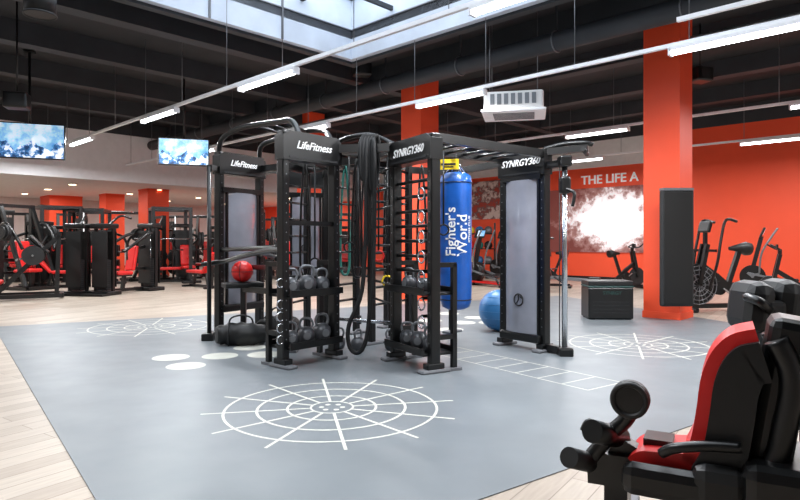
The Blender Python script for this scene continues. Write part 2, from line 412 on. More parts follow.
R0a,R0b=V((C1.x,C1.y)),D1+dd*.0; R1a,R1b=V((C0.x,C0.y)),D0
beam(R0a,R0b,2.34); beam(R1a,R1b,2.34)
for k in range(1,7):
    f=k/7; p=R0a.lerp(R0b,f); q=R1a.lerp(R1b,f); b.cyl((p.x,p.y,2.34),(q.x,q.y,2.34),.018,BLK,seg=8)
for z in [.5+.22*i for i in range(9)]:
    b.cyl((H.x,H.y,z),(.12,8.35,z),.017,BLK,seg=8); b.cyl((-.62,8.5,z),(-.95,7.9,z),.017,BLK,seg=8)
    b.cyl((H.x,H.y,z+.1),(C0.x,C0.y,z+.1),.015,BLK,seg=8)
    b.cyl((-1.5,7.6,z),(-1.3,8.4,z),.015,BLK,seg=8)
b.cyl((A1.x,A1.y+.15,.42),(C0.x-.02,C0.y+.05,.40),.02,CHR); b.cyl((-.47,6.83,.415),(-.44,6.83,.415),.05,RUB)
b.tube([(B0.x,B0.y,2.5),(B0.x+.05,B0.y-.05,2.68),(B0.x+.35,B0.y-.3,2.78),(-1.5,7.3,2.76),(-1.25,7.0,2.7),(-1.1,6.7,2.42)],.035,BLK)
b.tube([(B1.x,B1.y,2.5),(B1.x+.05,B1.y-.05,2.7),(B1.x+.35,B1.y-.2,2.78),(-1.25,8.0,2.78),(-.95,7.6,2.7),(-.8,6.9,2.45)],.035,BLK)
b.tube([(-.95,7.9,2.34),(-.8,7.8,2.6),(-.4,7.5,2.64),(-.1,7.3,2.5),(-.05,6.7,2.38)],.03,BLK)
b.tube([(.12,8.35,2.4),(.3,8.2,2.6),(.9,8.0,2.6),(1.2,7.9,2.4)],.028,BLK)
for f in (.3,.5,.7):
    b.cyl((-2.1+f*.9,7.83-f*.8,2.77),(-1.75+f*.75,8.6-f*.8,2.77),.02,BLK,seg=8)
b.bar((D1.x,D1.y,2.36),(D1.x+.45,D1.y-.2,2.38),.07,.08,BLK)
b.tube([(D1.x+.0,D1.y,2.4),(D1.x+.2,D1.y-.1,2.44),(D1.x+.4,D1.y-.2,2.44),(D1.x+.5,D1.y-.2,2.42)],.025,BLK)
b.cyl((D1.x+.33,D1.y-.4,2.34),(D1.x+.5,D1.y+.0,2.34),.028,RUB)
cx,cy=D1.x+.17,D1.y-.24
b.cyl((cx,cy,.1),(cx,cy,2.2),.032,CHR); b.box((cx,cy,.05),(.16,.2,.1),BLK,bev=.02); b.box((cx,cy,2.22),(.14,.16,.12),BLK,bev=.02)
b.bar((cx,cy,.06),(D1.x,D1.y,.06),.08,.08,BLK); b.bar((cx,cy,2.2),(D1.x,D1.y,2.2),.08,.08,BLK)
b.box((cx,cy,1.95),(.12,.14,.2),BLK,bev=.03); b.tube([(cx,cy-.05,1.9),(cx+.08,cy-.1,1.85),(cx+.06,cy-.1,1.7)],.02,BLK)
b.cyl((cx-.055,cy+.01,.1),(cx-.055,cy+.01,2.2),.006,RUB,seg=6)
cx,cy=B0.x-.12,B0.y-.2
b.cyl((cx+.05,cy,.1),(cx+.05,cy,2.3),.028,BLK); b.box((cx+.05,cy,.05),(.16,.2,.1),BLK,bev=.02); b.bar((cx+.05,cy,2.28),(B0.x,B0.y,2.28),.08,.08,BLK); b.bar((cx+.05,cy,.06),(B0.x,B0.y,.06),.08,.08,BLK)
b.tube([(B1.x,B1.y,1.1),(-1.9,8.2,1.15),(-1.6,7.4,1.13),(-1.45,7.1,1.1)],.03,BLK)
b.tube([(B0.x-.2,B0.y-.1,1.0),(-2.3,7.9,1.05),(-1.95,7.3,1.12),(-1.5,6.7,1.2),(-1.2,6.2,1.22)],.032,BLK)
b.tube([(B0.x,B0.y,1.2),(-2.3,8.0,1.2),(-1.8,7.3,1.22),(-1.35,6.6,1.24)],.028,BLK)
b.box((-2.06,7.86,.74),(.5,.3,.07),BLK2,bev=.02,rz=.5); b.box((-2.06,7.9,.36),(.07,.07,.7),BLK,bev=.01); b.box((-2.06,7.9,.015),(.3,.2,.03),FOOT)
b.bar((-2.06,7.9,.68),(A0.x-.1,A0.y+.9,.7),.06,.07,BLK); b.box((A0.x-.1,A0.y+.9,.37),(.07,.07,.74),BLK,bev=.01); b.box((A0.x-.1,A0.y+.9,.015),(.2,.2,.03),FOOT)
b.bar((-2.25,8.4,.95),(-1.3,7.0,1.0),.06,.06,BLK); b.bar((-1.3,7.0,1.0),(-1.1,6.6,1.0),.05,.05,BLK)
for x,y,z0,z1,m in ((-.5,7.2,1.0,2.35,BLK),(-.15,7.1,.9,2.35,YEL),(-.25,7.0,1.2,2.36,RED),(-.9,7.6,.8,2.3,BLK),(-.62,7.3,1.3,2.34,BLK),(-1.05,7.4,1.1,2.3,BLK),(.5,6.9,1.5,2.34,BLK),(-1.6,8.0,1.2,2.3,BLK)):
    b.cyl((x,y,z0),(x,y,z1),.012,BLK,seg=6); b.torus((x,y,z0-.06),.06,.012,m,'Y',14,6)
for x,y,m in ((-.55,7.65,BLK),(-.15,8.0,BLK),(-.75,8.2,TEAL),(-.45,7.9,BLK),(-1.25,7.9,BLK),(0.3,8.3,BLK)):
    b.tube([(x,y,2.36),(x-.05,y,1.8),(x-.06,y,1.0),(x,y,.85),(x+.06,y,1.0),(x+.05,y,1.8)],.016,m,6,closed=True)
b.build('cable_training_rig')
b=B(); b.M=place(.56,6.95,-.2); b.box((0,0,2.2),(.24,.01,.12),YEL); b.box((0,-.006,2.2),(.17,.004,.025),BLK); b.box((0,-.006,2.17),(.12,.004,.015),BLK); b.cyl((-.09,0,2.26),(-.09,0,2.4),.004,GRY,seg=6); b.cyl((.09,0,2.26),(.09,0,2.4),.004,GRY,seg=6); b.build('warning_sign')
bx,by=.665,7.15
b=B(); b.M=Matrix.Translation((bx,by,0))
prof=[(0,.5),(.1,.5),(.16,.53),(.185,.6),(.19,.8),(.19,2.0),(.18,2.08),(.13,2.12),(0,2.12)]
vs=[];fs=[];seg=28
for r,z in prof:
    for k in range(seg): a=2*math.pi*k/seg; vs.append((r*math.cos(a),r*math.sin(a),z))
for i in range(len(prof)-1):
    for k in range(seg): fs.append((i*seg+k,i*seg+(k+1)%seg,(i+1)*seg+(k+1)%seg,(i+1)*seg+k))
b.add(vs,fs,BLUE,True)
b.torus((0,0,.62),.188,.006,BLK,'Z',28); b.torus((0,0,2.0),.192,.006,BLK,'Z',28)
for k in range(4):
    a=k*math.pi/2+.4; b.cyl((.15*math.cos(a),.15*math.sin(a),2.1),(0,0,2.27),.007,CHR,seg=6)
b.cyl((0,0,2.26),(0,0,2.34),.015,CHR)
for t,x,sz,zc in (("Fighter's",-.075,.17,1.42),("World",.065,.18,1.38),("FITNESS CLUB",.165,.05,1.45)):
    b.text(t,sz,Matrix.Translation((x,-.193,zc))@Matrix.Rotation(math.pi/2,4,'X')@Matrix.Rotation(math.pi/2,4,'Z'),LPR,ext=.006)
ob=b.build('punching_bag',(bx,by,.5))
me=ob.data; li=[i for i,m in enumerate(me.materials) if m==LPR][0]
ids=set()
for p_ in me.polygons:
    if p_.material_index==li: ids.update(p_.vertices)
for i in ids:
    c=me.vertices[i].co
    a=c.x/.193; r=.1935+( .003 if c.y<-.193 else 0)
    c.x=r*math.sin(a); c.y=-r*math.cos(a)
b=B()
Y=6.58
def R_(px,py,y=Y): return ((px-400)*y/600,y,1.3+(242-py)*y/600)
b.tube([R_(369,141,6.7),R_(366,152,6.55),R_(366,220,6.53),R_(362,290,6.53),R_(349,325,6.53),R_(349,345,6.53),R_(356,353,6.53),R_(364,346,6.53),R_(369,320,6.53),R_(374,240,6.53),R_(374,150,6.53),R_(372,141,6.7)],.024,ROPE,8)
for k in range(5):
    b.tube([R_(362+k*3,138,6.66),R_(360+k*3,150,6.56),R_(361+k*3,175+k*3,6.55),R_(366+k*2,180+k*3,6.58),R_(370+k*2,165,6.76),R_(366+k*3,138,6.7)],.022,ROPE,8,closed=True)
b.build('battle_rope')
b=B(); vs=[];fs=[];prof=[(0,0),(.06,0),(.085,.03),(.095,.08),(.085,.13),(.05,.165),(0,.175)];seg=18
for r,z in prof:
    for k in range(seg): a=2*math.pi*k/seg; vs.append((r*math.cos(a),r*math.sin(a),z))
for i in range(len(prof)-1):
    for k in range(seg): fs.append((i*seg+k,i*seg+(k+1)%seg,(i+1)*seg+(k+1)%seg,(i+1)*seg+k))
b.add(vs,fs,KB,True); b.tube([(-.05,0,.14),(-.07,0,.2),(-.05,0,.25),(0,0,.262),(.05,0,.25),(.07,0,.2),(.05,0,.14)],.014,GRY,8)
b.cyl((0,-.094,.08),(0,-.09,.08),.04,GRY)
kb=b.build('kettlebell',(0,0,0)); kmesh=kb.data; bpy.data.objects.remove(kb)
def kett(M,x,y,z,rz,sc=1):
    o=bpy.data.objects.new('kettlebell',kmesh); p=M@V((x,y,z)); o.location=p; o.rotation_euler=(0,0,rz); o.scale=(sc,)*3; S.collection.objects.link(o)
M,L=frame(A0,A1)
for x,z,sc in ((.14,.76,1.0),(.36,.76,1.1),(.57,.76,.95),(.14,.22,.9),(.35,.22,1.0),(.57,.22,1.1)): kett(M,x,.05,z-.005,random.uniform(.2,1.2),sc)
M,L=frame(C0,C1)
for x,z,sc in ((.16,.2,.9),(.4,.2,1.0),(.64,.2,.95),(.2,.8,.85),(.5,.8,.8)): kett(M,x,.05,z-.005,random.uniform(-1,0),sc)
for x,y,r in ((-.75,7.3,.3),(-.5,7.15,1.0),(-.1,7.2,.2)): kett(Matrix(),x,y,.006,r,.95)
b=B(); b.sph((-2.06,7.84,.775+.14),.14,RED); b.torus((-2.06,7.84,.915),.14,.004,BLK,'X'); b.torus((-2.06,7.84,.915),.14,.004,BLK,'Z'); b.build('medicine_ball')
def sandbag(x,y,rot,L=.55,r=.14):
    b=B(); b.M=place(x,y,rot)
    P=[];Rr=[]
    for i in range(13):
        f=i/12; P.append((-L/2+L*f,.03*math.sin(f*7),r*.93)); Rr.append(r*(.35+.65*math.sin(math.pi*min(1,max(.0,f*.84+.08)))**.5)*(1+.08*math.sin(i*2.3)))
    b.sweep(P,Rr,BLK2,14); b.tube([(-.15,0,r*1.7),(-.12,0,r*2.3),(.0,.03,r*2.5),(.12,0,r*2.3),(.15,0,r*1.7)],.012,RUB,6)
    for x in(-.15,.15): b.torus((x,0,r*.95),r*1.0,.01,RUB,'X')
    b.build('sandbag')
sandbag(-2.0,7.55,.2,.6,.15); sandbag(-1.62,8.0,.9,.55,.17)
b=B(); bx,by=1.45,8.75; b.sph((bx,by,.305),.3,LBLU,seg=28,rings=18)
for k in (-.2,-.1,0,.1,.2): b.torus((bx,by,.305+k),math.sqrt(.3**2-k*k)+.0,.004,LBLU,'Z',28,6)
b.build('exercise_ball')

# -------------- machines -----------------
def stack_tower(b,x,y,h,w=.5,d=.3,sh=True):
    for yy in(-w/2,w/2): b.box((x,y+yy,h/2),(.08,.06,h),BLK,bev=.01)
    b.box((x,y,h-.06),(d,w+.1,.12),BLK,bev=.03); b.box((x,y,.05),(d+.2,w+.1,.1),BLK,bev=.02)
    for k in range(15): b.box((x,y,.14+k*.05),(d*.6,w*.6,.044),RUB)
    for yy in(-.06,.06): b.cyl((x,y+yy,.1),(x,y+yy,h-.1),.01,CHR,seg=8)
    if sh:
        for xx in(-d/2,d/2): b.box((x+xx,y,h*.5),(.015,w-.06,h*.78),BLK2)
def press_machine(x,y,rot,h=1.75,kind=0,tw=.55):
    b=B(); b.M=place(x,y,rot)
    stack_tower(b,-.55,.0,h,tw)
    b.bar((-.6,0,.07),(.75,0,.07),.1,.08,BLK); b.box((.75,0,.05),(.1,.6,.08),BLK,bev=.02)
    b.bar((.25,0,.07),(.2,0,.45),.08,.08,BLK)
    b.box((.28,0,.5),(.45,.38,.1),RED,bev=.04); b.box((.28,0,.44),(.4,.34,.04),BLK)
    b.box((-.02,0,.88),(.1,.34,.66),RED,ry=-.18,bev=.04); b.box((-.08,0,.88),(.05,.28,.6),BLK,ry=-.18)
    b.bar((-.45,0,1.2),(-.06,0,1.1),.07,.07,BLK); b.bar((-.45,0,.6),(-.0,0,.6),.07,.07,BLK)
    for sy in(-1,1):
        if kind==0:
            b.tube([(-.35,sy*.3,1.55),(-.1,sy*.42,1.45),(.3,sy*.45,1.2),(.5,sy*.4,1.05)],.04,BLK); b.cyl((.5,sy*.4,1.05),(.5,sy*.2,1.05),.02,RUB)
            b.cyl((.42,sy*.43,1.12),(.42,sy*.43,.85),.02,RUB)
        elif kind==1:
            b.tube([(-.45,sy*.3,1.7),(-.2,sy*.5,1.75),(.1,sy*.55,1.5),(.15,sy*.5,1.2)],.04,BLK); b.box((.15,sy*.42,1.15),(.12,.08,.3),RED,bev=.03)
        else:
            b.tube([(.3,sy*.25,.45),(.55,sy*.28,.4),(.7,sy*.28,.25)],.03,BLK); b.cyl((.7,sy*.08,.22),(.7,sy*.32,.22),.07,BLK2)
            b.tube([(.15,sy*.22,.5),(.15,sy*.3,.6),(.3,sy*.3,.62)],.018,BLK)
    if kind==0: b.bar((-.4,-.32,1.55),(-.4,.32,1.55),.06,.06,BLK)
    b.build('weight_machine')
def crossover(x,y,rot,w=2.6,h=2.35):
    b=B(); b.M=place(x,y,rot)
    for sy in(-1,1):
        stack_tower(b,0,sy*w/2,h,.4); b.cyl((.25,sy*(w/2-.2),.1),(.25,sy*(w/2-.2),h-.05),.025,CHR); b.box((.25,sy*(w/2-.2),1.5),(.1,.1,.2),BLK); b.bar((.25,sy*(w/2-.2),h-.06),(0,sy*(w/2-.2),h-.06),.06,.06,BLK); b.bar((.25,sy*(w/2-.2),.06),(0,sy*(w/2-.2),.06),.06,.06,BLK)
        b.cyl((.25,sy*(w/2-.2),1.42),(.27,sy*(w/2-.2),1.15),.005,GRY,seg=6); b.cyl((.27,sy*(w/2-.2)-.06,1.13),(.27,sy*(w/2-.2)+.06,1.13),.015,RUB)
    b.bar((0,-w/2,h-.04),(0,w/2,h-.04),.12,.1,BLK); b.tube([(.05,-.5,h-.04),(.3,-.4,h),(.3,.4,h),(.05,.5,h-.04)],.02,CHR)
    b.build('cable_crossover_machine')
def leg_press(x,y,rot):
    b=B(); b.M=place(x,y,rot)
    for sy in(-.38,.38):
        b.bar((-.9,sy,.08),(1.0,sy,.08),.09,.09,BLK); b.bar((-.2,sy,.2),(.95,sy,1.45),.08,.09,BLK); b.bar((.9,sy,.08),(.95,sy,1.5),.08,.08,BLK)
        b.cyl((.15,sy*1.0,.9),(.15,sy*1.9,.9),.025,CHR)
        for k in range(3): b.cyl((.45,sy*(1.15+.12*k),1.0),(.45,sy*(1.25+.12*k),1.0),.22,RUB,seg=22)
        b.cyl((.45,sy*.9,1.0),(.45,sy*1.9,1.0),.025,CHR)
    b.box((.55,0,1.25),(.06,.8,.55),BLK,ry=-.75,bev=.02); b.box((.5,0,1.2),(.03,.7,.45),RUB,ry=-.75)
    b.box((-.35,0,.42),(.4,.42,.1),RED,bev=.04,ry=.15); b.box((-.75,0,.75),(.1,.42,.75),RED,ry=-.7,bev=.04)
    for z in(-.9,1.0): b.bar((z,-.4,.08),(z,.4,.08),.09,.09,BLK)
    b.bar((.95,-.4,1.48),(.95,.4,1.48),.08,.08,BLK); b.bar((-.75,0,.08),(-.75,0,.7),.08,.08,BLK)
    b.bar((-.35,0,.08),(-.35,0,.4),.08,.08,BLK); b.bar((-.35,-.38,.1),(-.35,.38,.1),.08,.08,BLK)
    b.build('leg_press_machine')
def plate_machine(x,y,rot,h=2.1):
    b=B(); b.M=place(x,y,rot)
    for sy in(-.45,.45):
        b.box((-.3,sy,h/2),(.11,.11,h),BLK); b.bar((-.8,sy,.05),(.8,sy,.05),.1,.09,BLK); b.bar((-.3,sy,h-.05),(.7,sy,.1),.09,.09,BLK)
        b.tube([(-.3,sy,1.7),(.1,sy*1.25,1.8),(.5,sy*1.2,1.4),(.6,sy*1.0,1.1)],.045,BLK)
        for k,r in enumerate((.22,.22,.17)): b.cyl((.2,sy*1.25+math.copysign(.05+.06*k,sy),1.55),(.2,sy*1.25+math.copysign(.1+.06*k,sy),1.55),r,RUB,seg=22)
        for z in(.4,.8): b.cyl((-.6,sy,z),(-.6,sy*1.5,z),.02,CHR); b.cyl((-.6,sy*1.1,z),(-.6,sy*1.3,z),.2,RUB,seg=20); b.bar((-.6,sy,z),(-.3,sy,z),.06,.06,BLK)
    b.bar((-.3,-.45,h-.05),(-.3,.45,h-.05),.09,.09,BLK); b.bar((-.3,-.45,.8),(-.3,.45,.8),.09,.09,BLK); b.bar((.8,-.45,.05),(.8,.45,.05),.09,.09,BLK)
    b.bar((.3,0,.05),(.3,0,.45),.08,.08,BLK); b.bar((-.3,0,.45),(.4,0,.45),.07,.07,BLK); b.bar((-.3,-.45,.45),(-.3,.45,.45),.07,.07,BLK); b.bar((.3,-.45,.05),(.3,.45,.05),.07,.07,BLK)
    b.box((.3,0,.52),(.4,.4,.1),RED,bev=.03); b.box((-.02,0,.95),(.1,.38,.75),RED,bev=.03,ry=-.15); b.bar((-.3,0,.8),(-.05,0,.9),.07,.07,BLK)
    b.build('plate_loaded_machine')
def dumbbell_rack(x,y,rot,w=2.6):
    b=B(); b.M=place(x,y,rot)
    for xx in(-w/2,w/2):
        b.bar((xx,-.25,.03),(xx,.3,.03),.07,.06,BLK); b.bar((xx,-.2,.03),(xx,.2,1.2),.06,.06,BLK)
    for z,yy in((.35,-.12),(.72,0),(1.08,.12)):
        b.box((0,yy,z),(w,.3,.03),BLK,rx=-.25)
        k=-w/2+.15
        while k<w/2-.1:
            b.cyl((k,yy-.14,z+.06),(k,yy-.05,z+.08),.065,RUB,seg=10); b.cyl((k,yy+.05,z+.09),(k,yy+.14,z+.11),.065,RUB,seg=10); b.cyl((k,yy-.05,z+.075),(k,yy+.05,z+.095),.015,CHR,seg=6); k+=.19
    b.build('dumbbell_rack')
def weight_bench(x,y,rot):
    b=B(); b.M=place(x,y,rot)
    b.box((.25,0,.45),(.9,.3,.09),RED,bev=.03); b.box((-.45,0,.72),(.75,.3,.09),RED,ry=.85,bev=.03)
    b.bar((-.6,0,.05),(.7,0,.05),.08,.07,BLK); b.box((-.6,0,.03),(.08,.6,.06),BLK); b.box((.7,0,.03),(.08,.5,.06),BLK)
    b.bar((.5,0,.06),(.4,0,.42),.07,.07,BLK); b.bar((-.3,0,.06),(-.2,0,.42),.07,.07,BLK); b.bar((-.5,0,.06),(-.55,0,.72),.05,.05,BLK)
    b.build('weight_bench')
def squat_rack(x,y,rot,h=2.4):
    b=B(); b.M=place(x,y,rot)
    for sx in(-.6,.6):
        for sy in(-.55,.55): b.box((sx,sy,h/2),(.1,.1,h),BLK); b.box((sx,sy,.02),(.18,.18,.04),BLK)
        b.bar((sx,-.55,h-.05),(sx,.55,h-.05),.09,.09,BLK)
    for sy in(-.55,.55): b.bar((-.6,sy,h-.05),(.6,sy,h-.05),.09,.09,BLK); b.bar((-.6,sy,.07),(.6,sy,.07),.08,.08,BLK); b.bar((-.6,sy,.8),(.6,sy,.8),.05,.05,RED)
    b.cyl((.66,-1.1,1.4),(.66,1.1,1.4),.015,CHR)
    for sy in(-1,1):
        b.box((.65,sy*.55,1.36),(.08,.06,.1),BLK)
        for k in range(2): b.cyl((.66,sy*(.78+.08*k),1.4),(.66,sy*(.84+.08*k),1.4),.22,RUB,seg=22)
        for z in(.5,1.0): b.cyl((-.65,sy*.6,z),(-.65,sy*.85,z),.2,RUB,seg=20)
    b.build('squat_rack')
x,y=F(22,301); leg_press(x-.5,y+.4,.5)
x,y=F(8,296); plate_machine(x-1.0,y+2.2,-.4,2.35)
x,y=F(85,296)
b=B()
for yy in (-.32,.32):
    b.M=place(x+yy,y+.3,math.pi/2-.2); stack_tower(b,0,0,1.75,.48,.34)
b.M=place(x,y+.3,-.2); b.box((0,-.2,.03),(1.3,.5,.05),BLK,bev=.01); b.bar((-.5,.25,.05),(.5,.25,.05),.08,.08,BLK); b.bar((0,.0,.05),(0,1.2,.05),.1,.08,BLK)
b.tube([(-.4,.1,1.7),(-.5,.4,1.95),(-.7,.7,1.9),(-.8,.8,1.7)],.03,BLK); b.tube([(.4,.1,1.7),(.5,.4,1.95),(.6,.7,1.9)],.03,BLK)
b.build('weight_stack_tower')
x,y=F(124,293); press_machine(x,y+.4,-2.1,1.8,0)
x,y=F(50,283); press_machine(x,y+.8,-.6,1.85,1)
x,y=F(174,274); press_machine(x,y-1.5,-1.2,1.95,1)
x,y=F(208,278); press_machine(x-.1,y+.3,-1.9,1.9,0)
x,y=F(15,281); plate_machine(x,y,-.7,2.3)
x,y=F(120,276); crossover(x,y,-1.3,2.8,2.45)
x,y=F(72,276); plate_machine(x,y,-1,2.4)
x,y=F(154,269); plate_machine(x,y,-2,2.5)
x,y=F(205,270); crossover(x,y,-1.2,3,2.5)
x,y=F(235,274); press_machine(x,y,-1.6,2.0,1)
x,y=F(2,278); crossover(x-1.5,y,-.9,2.8,2.5)
x,y=F(95,273); press_machine(x,y,-1.2,2,0)
x,y=F(265,273); plate_machine(x,y,-1.6,2.3)
x,y=F(345,272); press_machine(x,y,-1.6,2.0,1)
x,y=F(338,276); crossover(x-.6,y,-1.4,2.4,2.4)
x,y=F(150,280); plate_machine(x,y,-2.4,2.2)
x,y=F(186,282); press_machine(x,y,-1.0,1.9,0)
x,y=F(110,283); press_machine(x,y,-.9,1.9,0)
x,y=F(30,288); press_machine(x,y,-1.5,1.9,0)
x,y=F(60,277); dumbbell_rack(x-2.4,y-.3,.6)
x,y=F(176,269); dumbbell_rack(x,y,.5,3.0)
x,y=F(240,268); dumbbell_rack(x,y,.5,3.2)
x,y=F(300,276); plate_machine(x-.2,y-1.6,-1.2,2.2)
x,y=F(35,284); squat_rack(x+.2,y+.8,-.8,2.45)
x,y=F(135,285); squat_rack(x+.6,y+1.2,-1.1,2.4)
x,y=F(88,281); squat_rack(x,y,-1.3,2.4)
x,y=F(160,283); weight_bench(x,y+.2,.6)
x,y=F(205,287); weight_bench(x,y-.2,2.4)
x,y=F(255,281); squat_rack(x-.3,y,-1.4,2.4)
x,y=F(190,275); plate_machine(x+.4,y+1.0,-1.4,2.4)
x,y=F(60,288); weight_bench(x,y,.3)

def ellipsoid_bike(name,x,y,rot,air=False,redm=False,sc=1):
    b=B(); b.M=place(x,y,rot)@Matrix.Scale(sc,4)
    for xx in(-.55,.6): b.box((xx,0,.04),(.09,.55,.07),BLK,bev=.02)
    b.bar((-.55,0,.08),(.6,0,.08),.08,.07,BLK)
    fr=.31 if air else .24; fx=.42; fz=fr+.1
    b.cyl((fx,-.04,fz),(fx,.04,fz),fr if not air else fr*.95,RUB,seg=28); b.torus((fx,0,fz),fr,.022,BLK,'Y',28)
    if air:
        for sy in(-.07,.07):
            for r in(.1,.17,.24,.3): b.torus((fx,sy,fz),r,.007,GRY,'Y',24,6)
            for k in range(12): a=k*math.pi/6; b.cyl((fx,sy,fz),(fx+.31*math.cos(a),sy,fz+.31*math.sin(a)),.005,GRY,seg=5)
        for k in range(10):
            a=k*math.pi/5; b.box((fx+.17*math.cos(a),0,fz+.17*math.sin(a)),(.26,.1,.008),GRY,ry=-a)
    else: b.torus((fx,0,fz),fr-.04,.012,CHR,'Y',28)
    b.bar((fx,.07,fz),(fx-.15,.05,1.05),.05,.07,BLK); b.bar((fx,-.07,fz),(fx-.15,-.05,1.05),.05,.07,BLK); b.bar((-.45,0,.1),(.1,0,.55),.07,.1,BLK); b.bar((.1,0,.55),(fx-.1,0,.7),.07,.09,BLK)
    b.bar((-.1,0,.35),(-.32,0,.95),.06,.07,BLK)
    b.sweep([(-.5,0,.97),(-.42,0,.98),(-.3,0,.99),(-.15,0,.98)],[.1,.11,.06,.03],RED if redm else BLK2,12)
    b.cyl((.05,-.06,.36),(.05,.06,.36),.11,BLK,seg=20)
    for sy,a in((-.12,.6),(.12,.6+math.pi)):
        q=(.05+.17*math.cos(a),sy,.36+.17*math.sin(a)); b.bar((.05,sy,.36),q,.03,.02,CHR); b.box((q[0],sy*1.6,q[2]),(.1,.1,.03),RUB)
    if air:
        for sy in(-.28,.28): b.tube([(fx-.1,sy*.6,.35),(fx-.15,sy,.75),(fx-.22,sy,1.15),(fx-.3,sy,1.42),(fx-.5,sy*.9,1.4)],.022,BLK)
        b.bar((fx-.13,-.28,.95),(fx-.13,.28,.95),.04,.04,BLK)
        b.box((fx-.15,0,1.32),(.06,.26,.18),BLK,ry=-.3,bev=.02); b.bar((fx-.15,0,1.0),(fx-.15,0,1.3),.05,.05,BLK)
    else:
        b.bar((fx-.15,0,1.05),(fx-.15,0,1.15),.07,.06,BLK); b.tube([(fx+.05,-.2,1.25),(fx-.1,-.22,1.16),(fx-.15,0,1.14),(fx-.1,.22,1.16),(fx+.05,.2,1.25)],.018,BLK); b.box((fx-.1,0,1.2),(.03,.14,.1),BLK)
    b.build(name)
def elliptical(x,y,rot):
    b=B(); b.M=place(x,y,rot)
    for xx in(-.8,.8): b.box((xx,0,.04),(.1,.6,.08),BLK,bev=.02)
    b.bar((-.8,0,.08),(.8,0,.08),.1,.08,GRY); b.cyl((.5,-.12,.4),(.5,.12,.4),.3,BLK,seg=26); b.torus((.5,-.13,.4),.22,.015,GRY,'Y'); b.cyl((.5,-.14,.4),(.5,-.13,.4),.1,RED)
    b.bar((.5,0,.6),(.3,0,1.45),.1,.1,BLK); b.box((.28,0,1.55),(.06,.4,.28),BLK,ry=-.4,bev=.03); b.box((.245,0,1.56),(.01,.28,.18),TVSC,ry=-.4)
    for sy in(-.22,.22):
        b.tube([(.35,sy,.5),(.3,sy*1.2,1.0),(.1,sy*1.3,1.4),(-.05,sy*1.2,1.65)],.025,GRY); b.bar((.6,sy,.5),(-.6,sy,.22),.05,.05,GRY); b.box((-.3,sy,.34),(.4,.16,.04),RUB); b.bar((-.7,sy,.1),(-.6,sy,.24),.05,.05,BLK)
        b.bar((-.75,sy*.8,.1),(.5,sy*.6,.12),.06,.05,RED)
        b.cyl((.5,0,.4),(.5,sy*1.1,.4),.03,GRY); b.bar((.5,sy,.4),(.62,sy,.5),.04,.04,GRY); b.bar((.35,sy,.5),(.5,sy,.42),.04,.04,GRY)
    b.build('elliptical_trainer')
def rower(x,y,rot):
    b=B(); b.M=place(x,y,rot)
    b.bar((-1.1,0,.28),(.9,0,.38),.09,.08,GRY); b.cyl((1.0,-.07,.42),(1.0,.07,.42),.3,BLK,seg=26)
    for r in(.1,.2,.28): b.torus((1.0,-.08,.42),r,.01,GRY,'Y')
    b.box((-.4,0,.37),(.28,.32,.06),BLK2,bev=.02); b.box((.45,.18,.32),(.3,.12,.03),RUB,ry=-.6); b.box((.45,-.18,.32),(.3,.12,.03),RUB,ry=-.6); b.bar((.45,-.2,.33),(.45,.2,.33),.04,.04,BLK)
    b.bar((-1.1,-.2,.02),(-1.1,.2,.02),.06,.04,BLK); b.bar((-1.1,0,.02),(-1.1,0,.28),.06,.06,BLK); b.bar((.85,-.3,.03),(.85,.3,.03),.07,.06,BLK); b.bar((.85,0,.04),(.9,0,.38),.06,.06,BLK)
    b.bar((.9,0,.6),(.75,0,.95),.04,.04,BLK); b.box((.73,0,1.0),(.03,.2,.16),BLK); b.cyl((.6,-.25,.6),(.6,.25,.6),.015,BLK); b.bar((.6,0,.6),(.9,0,.6),.02,.02,GRY)
    b.build('rowing_machine')
x,y=F(727,313); ellipsoid_bike('air_bike',x+.1,y+.4,math.pi+.15,True,sc=1.2)
x,y=F(624,289); ellipsoid_bike('exercise_bike',x,y,.3)
x,y=F(583,294); rower(x,y+.4,math.pi-.5)
x,y=F(566,290); ellipsoid_bike('air_bike',x-.2,y+.9,2.8,True)
x,y=F(487,286); elliptical(x,y,2.2)
x,y=F(462,284); elliptical(x,y+.3,2.2)
x,y=F(510,280); elliptical(x,y+.3,2.2)
x,y=F(440,286); ellipsoid_bike('exercise_bike',x,y,1.9,redm=True)
x,y=F(785,307); ellipsoid_bike('exercise_bike',x+.4,y+.3,math.pi-.4)
x,y=F(755,292); elliptical(x+.4,y-.2,2.6)
x,y=F(478,278)
b=B(); b.M=place(x-.2,y+.6,-.3)
for xx in(-.9,.9):
    b.box((xx,0,1.0),(.06,.06,2.0),BLK); b.box((xx,0,.03),(.1,.6,.06),BLK)
cols=[LBLU,RED,GRY,TEAL,YEL,BLK2]
for i,z in enumerate((.5,1.05,1.6)):
    for yy in(-.14,.14): b.cyl((-.9,yy,z),(.9,yy,z),.02,BLK)
    for xx in(-.9,.9): b.bar((xx,-.15,z),(xx,.15,z),.04,.04,BLK)
    for k in range(5): b.sph((-.66+.33*k,0,z+.13),.155,cols[(k*2+i*3)%6])
b.build('medicine_ball_rack')

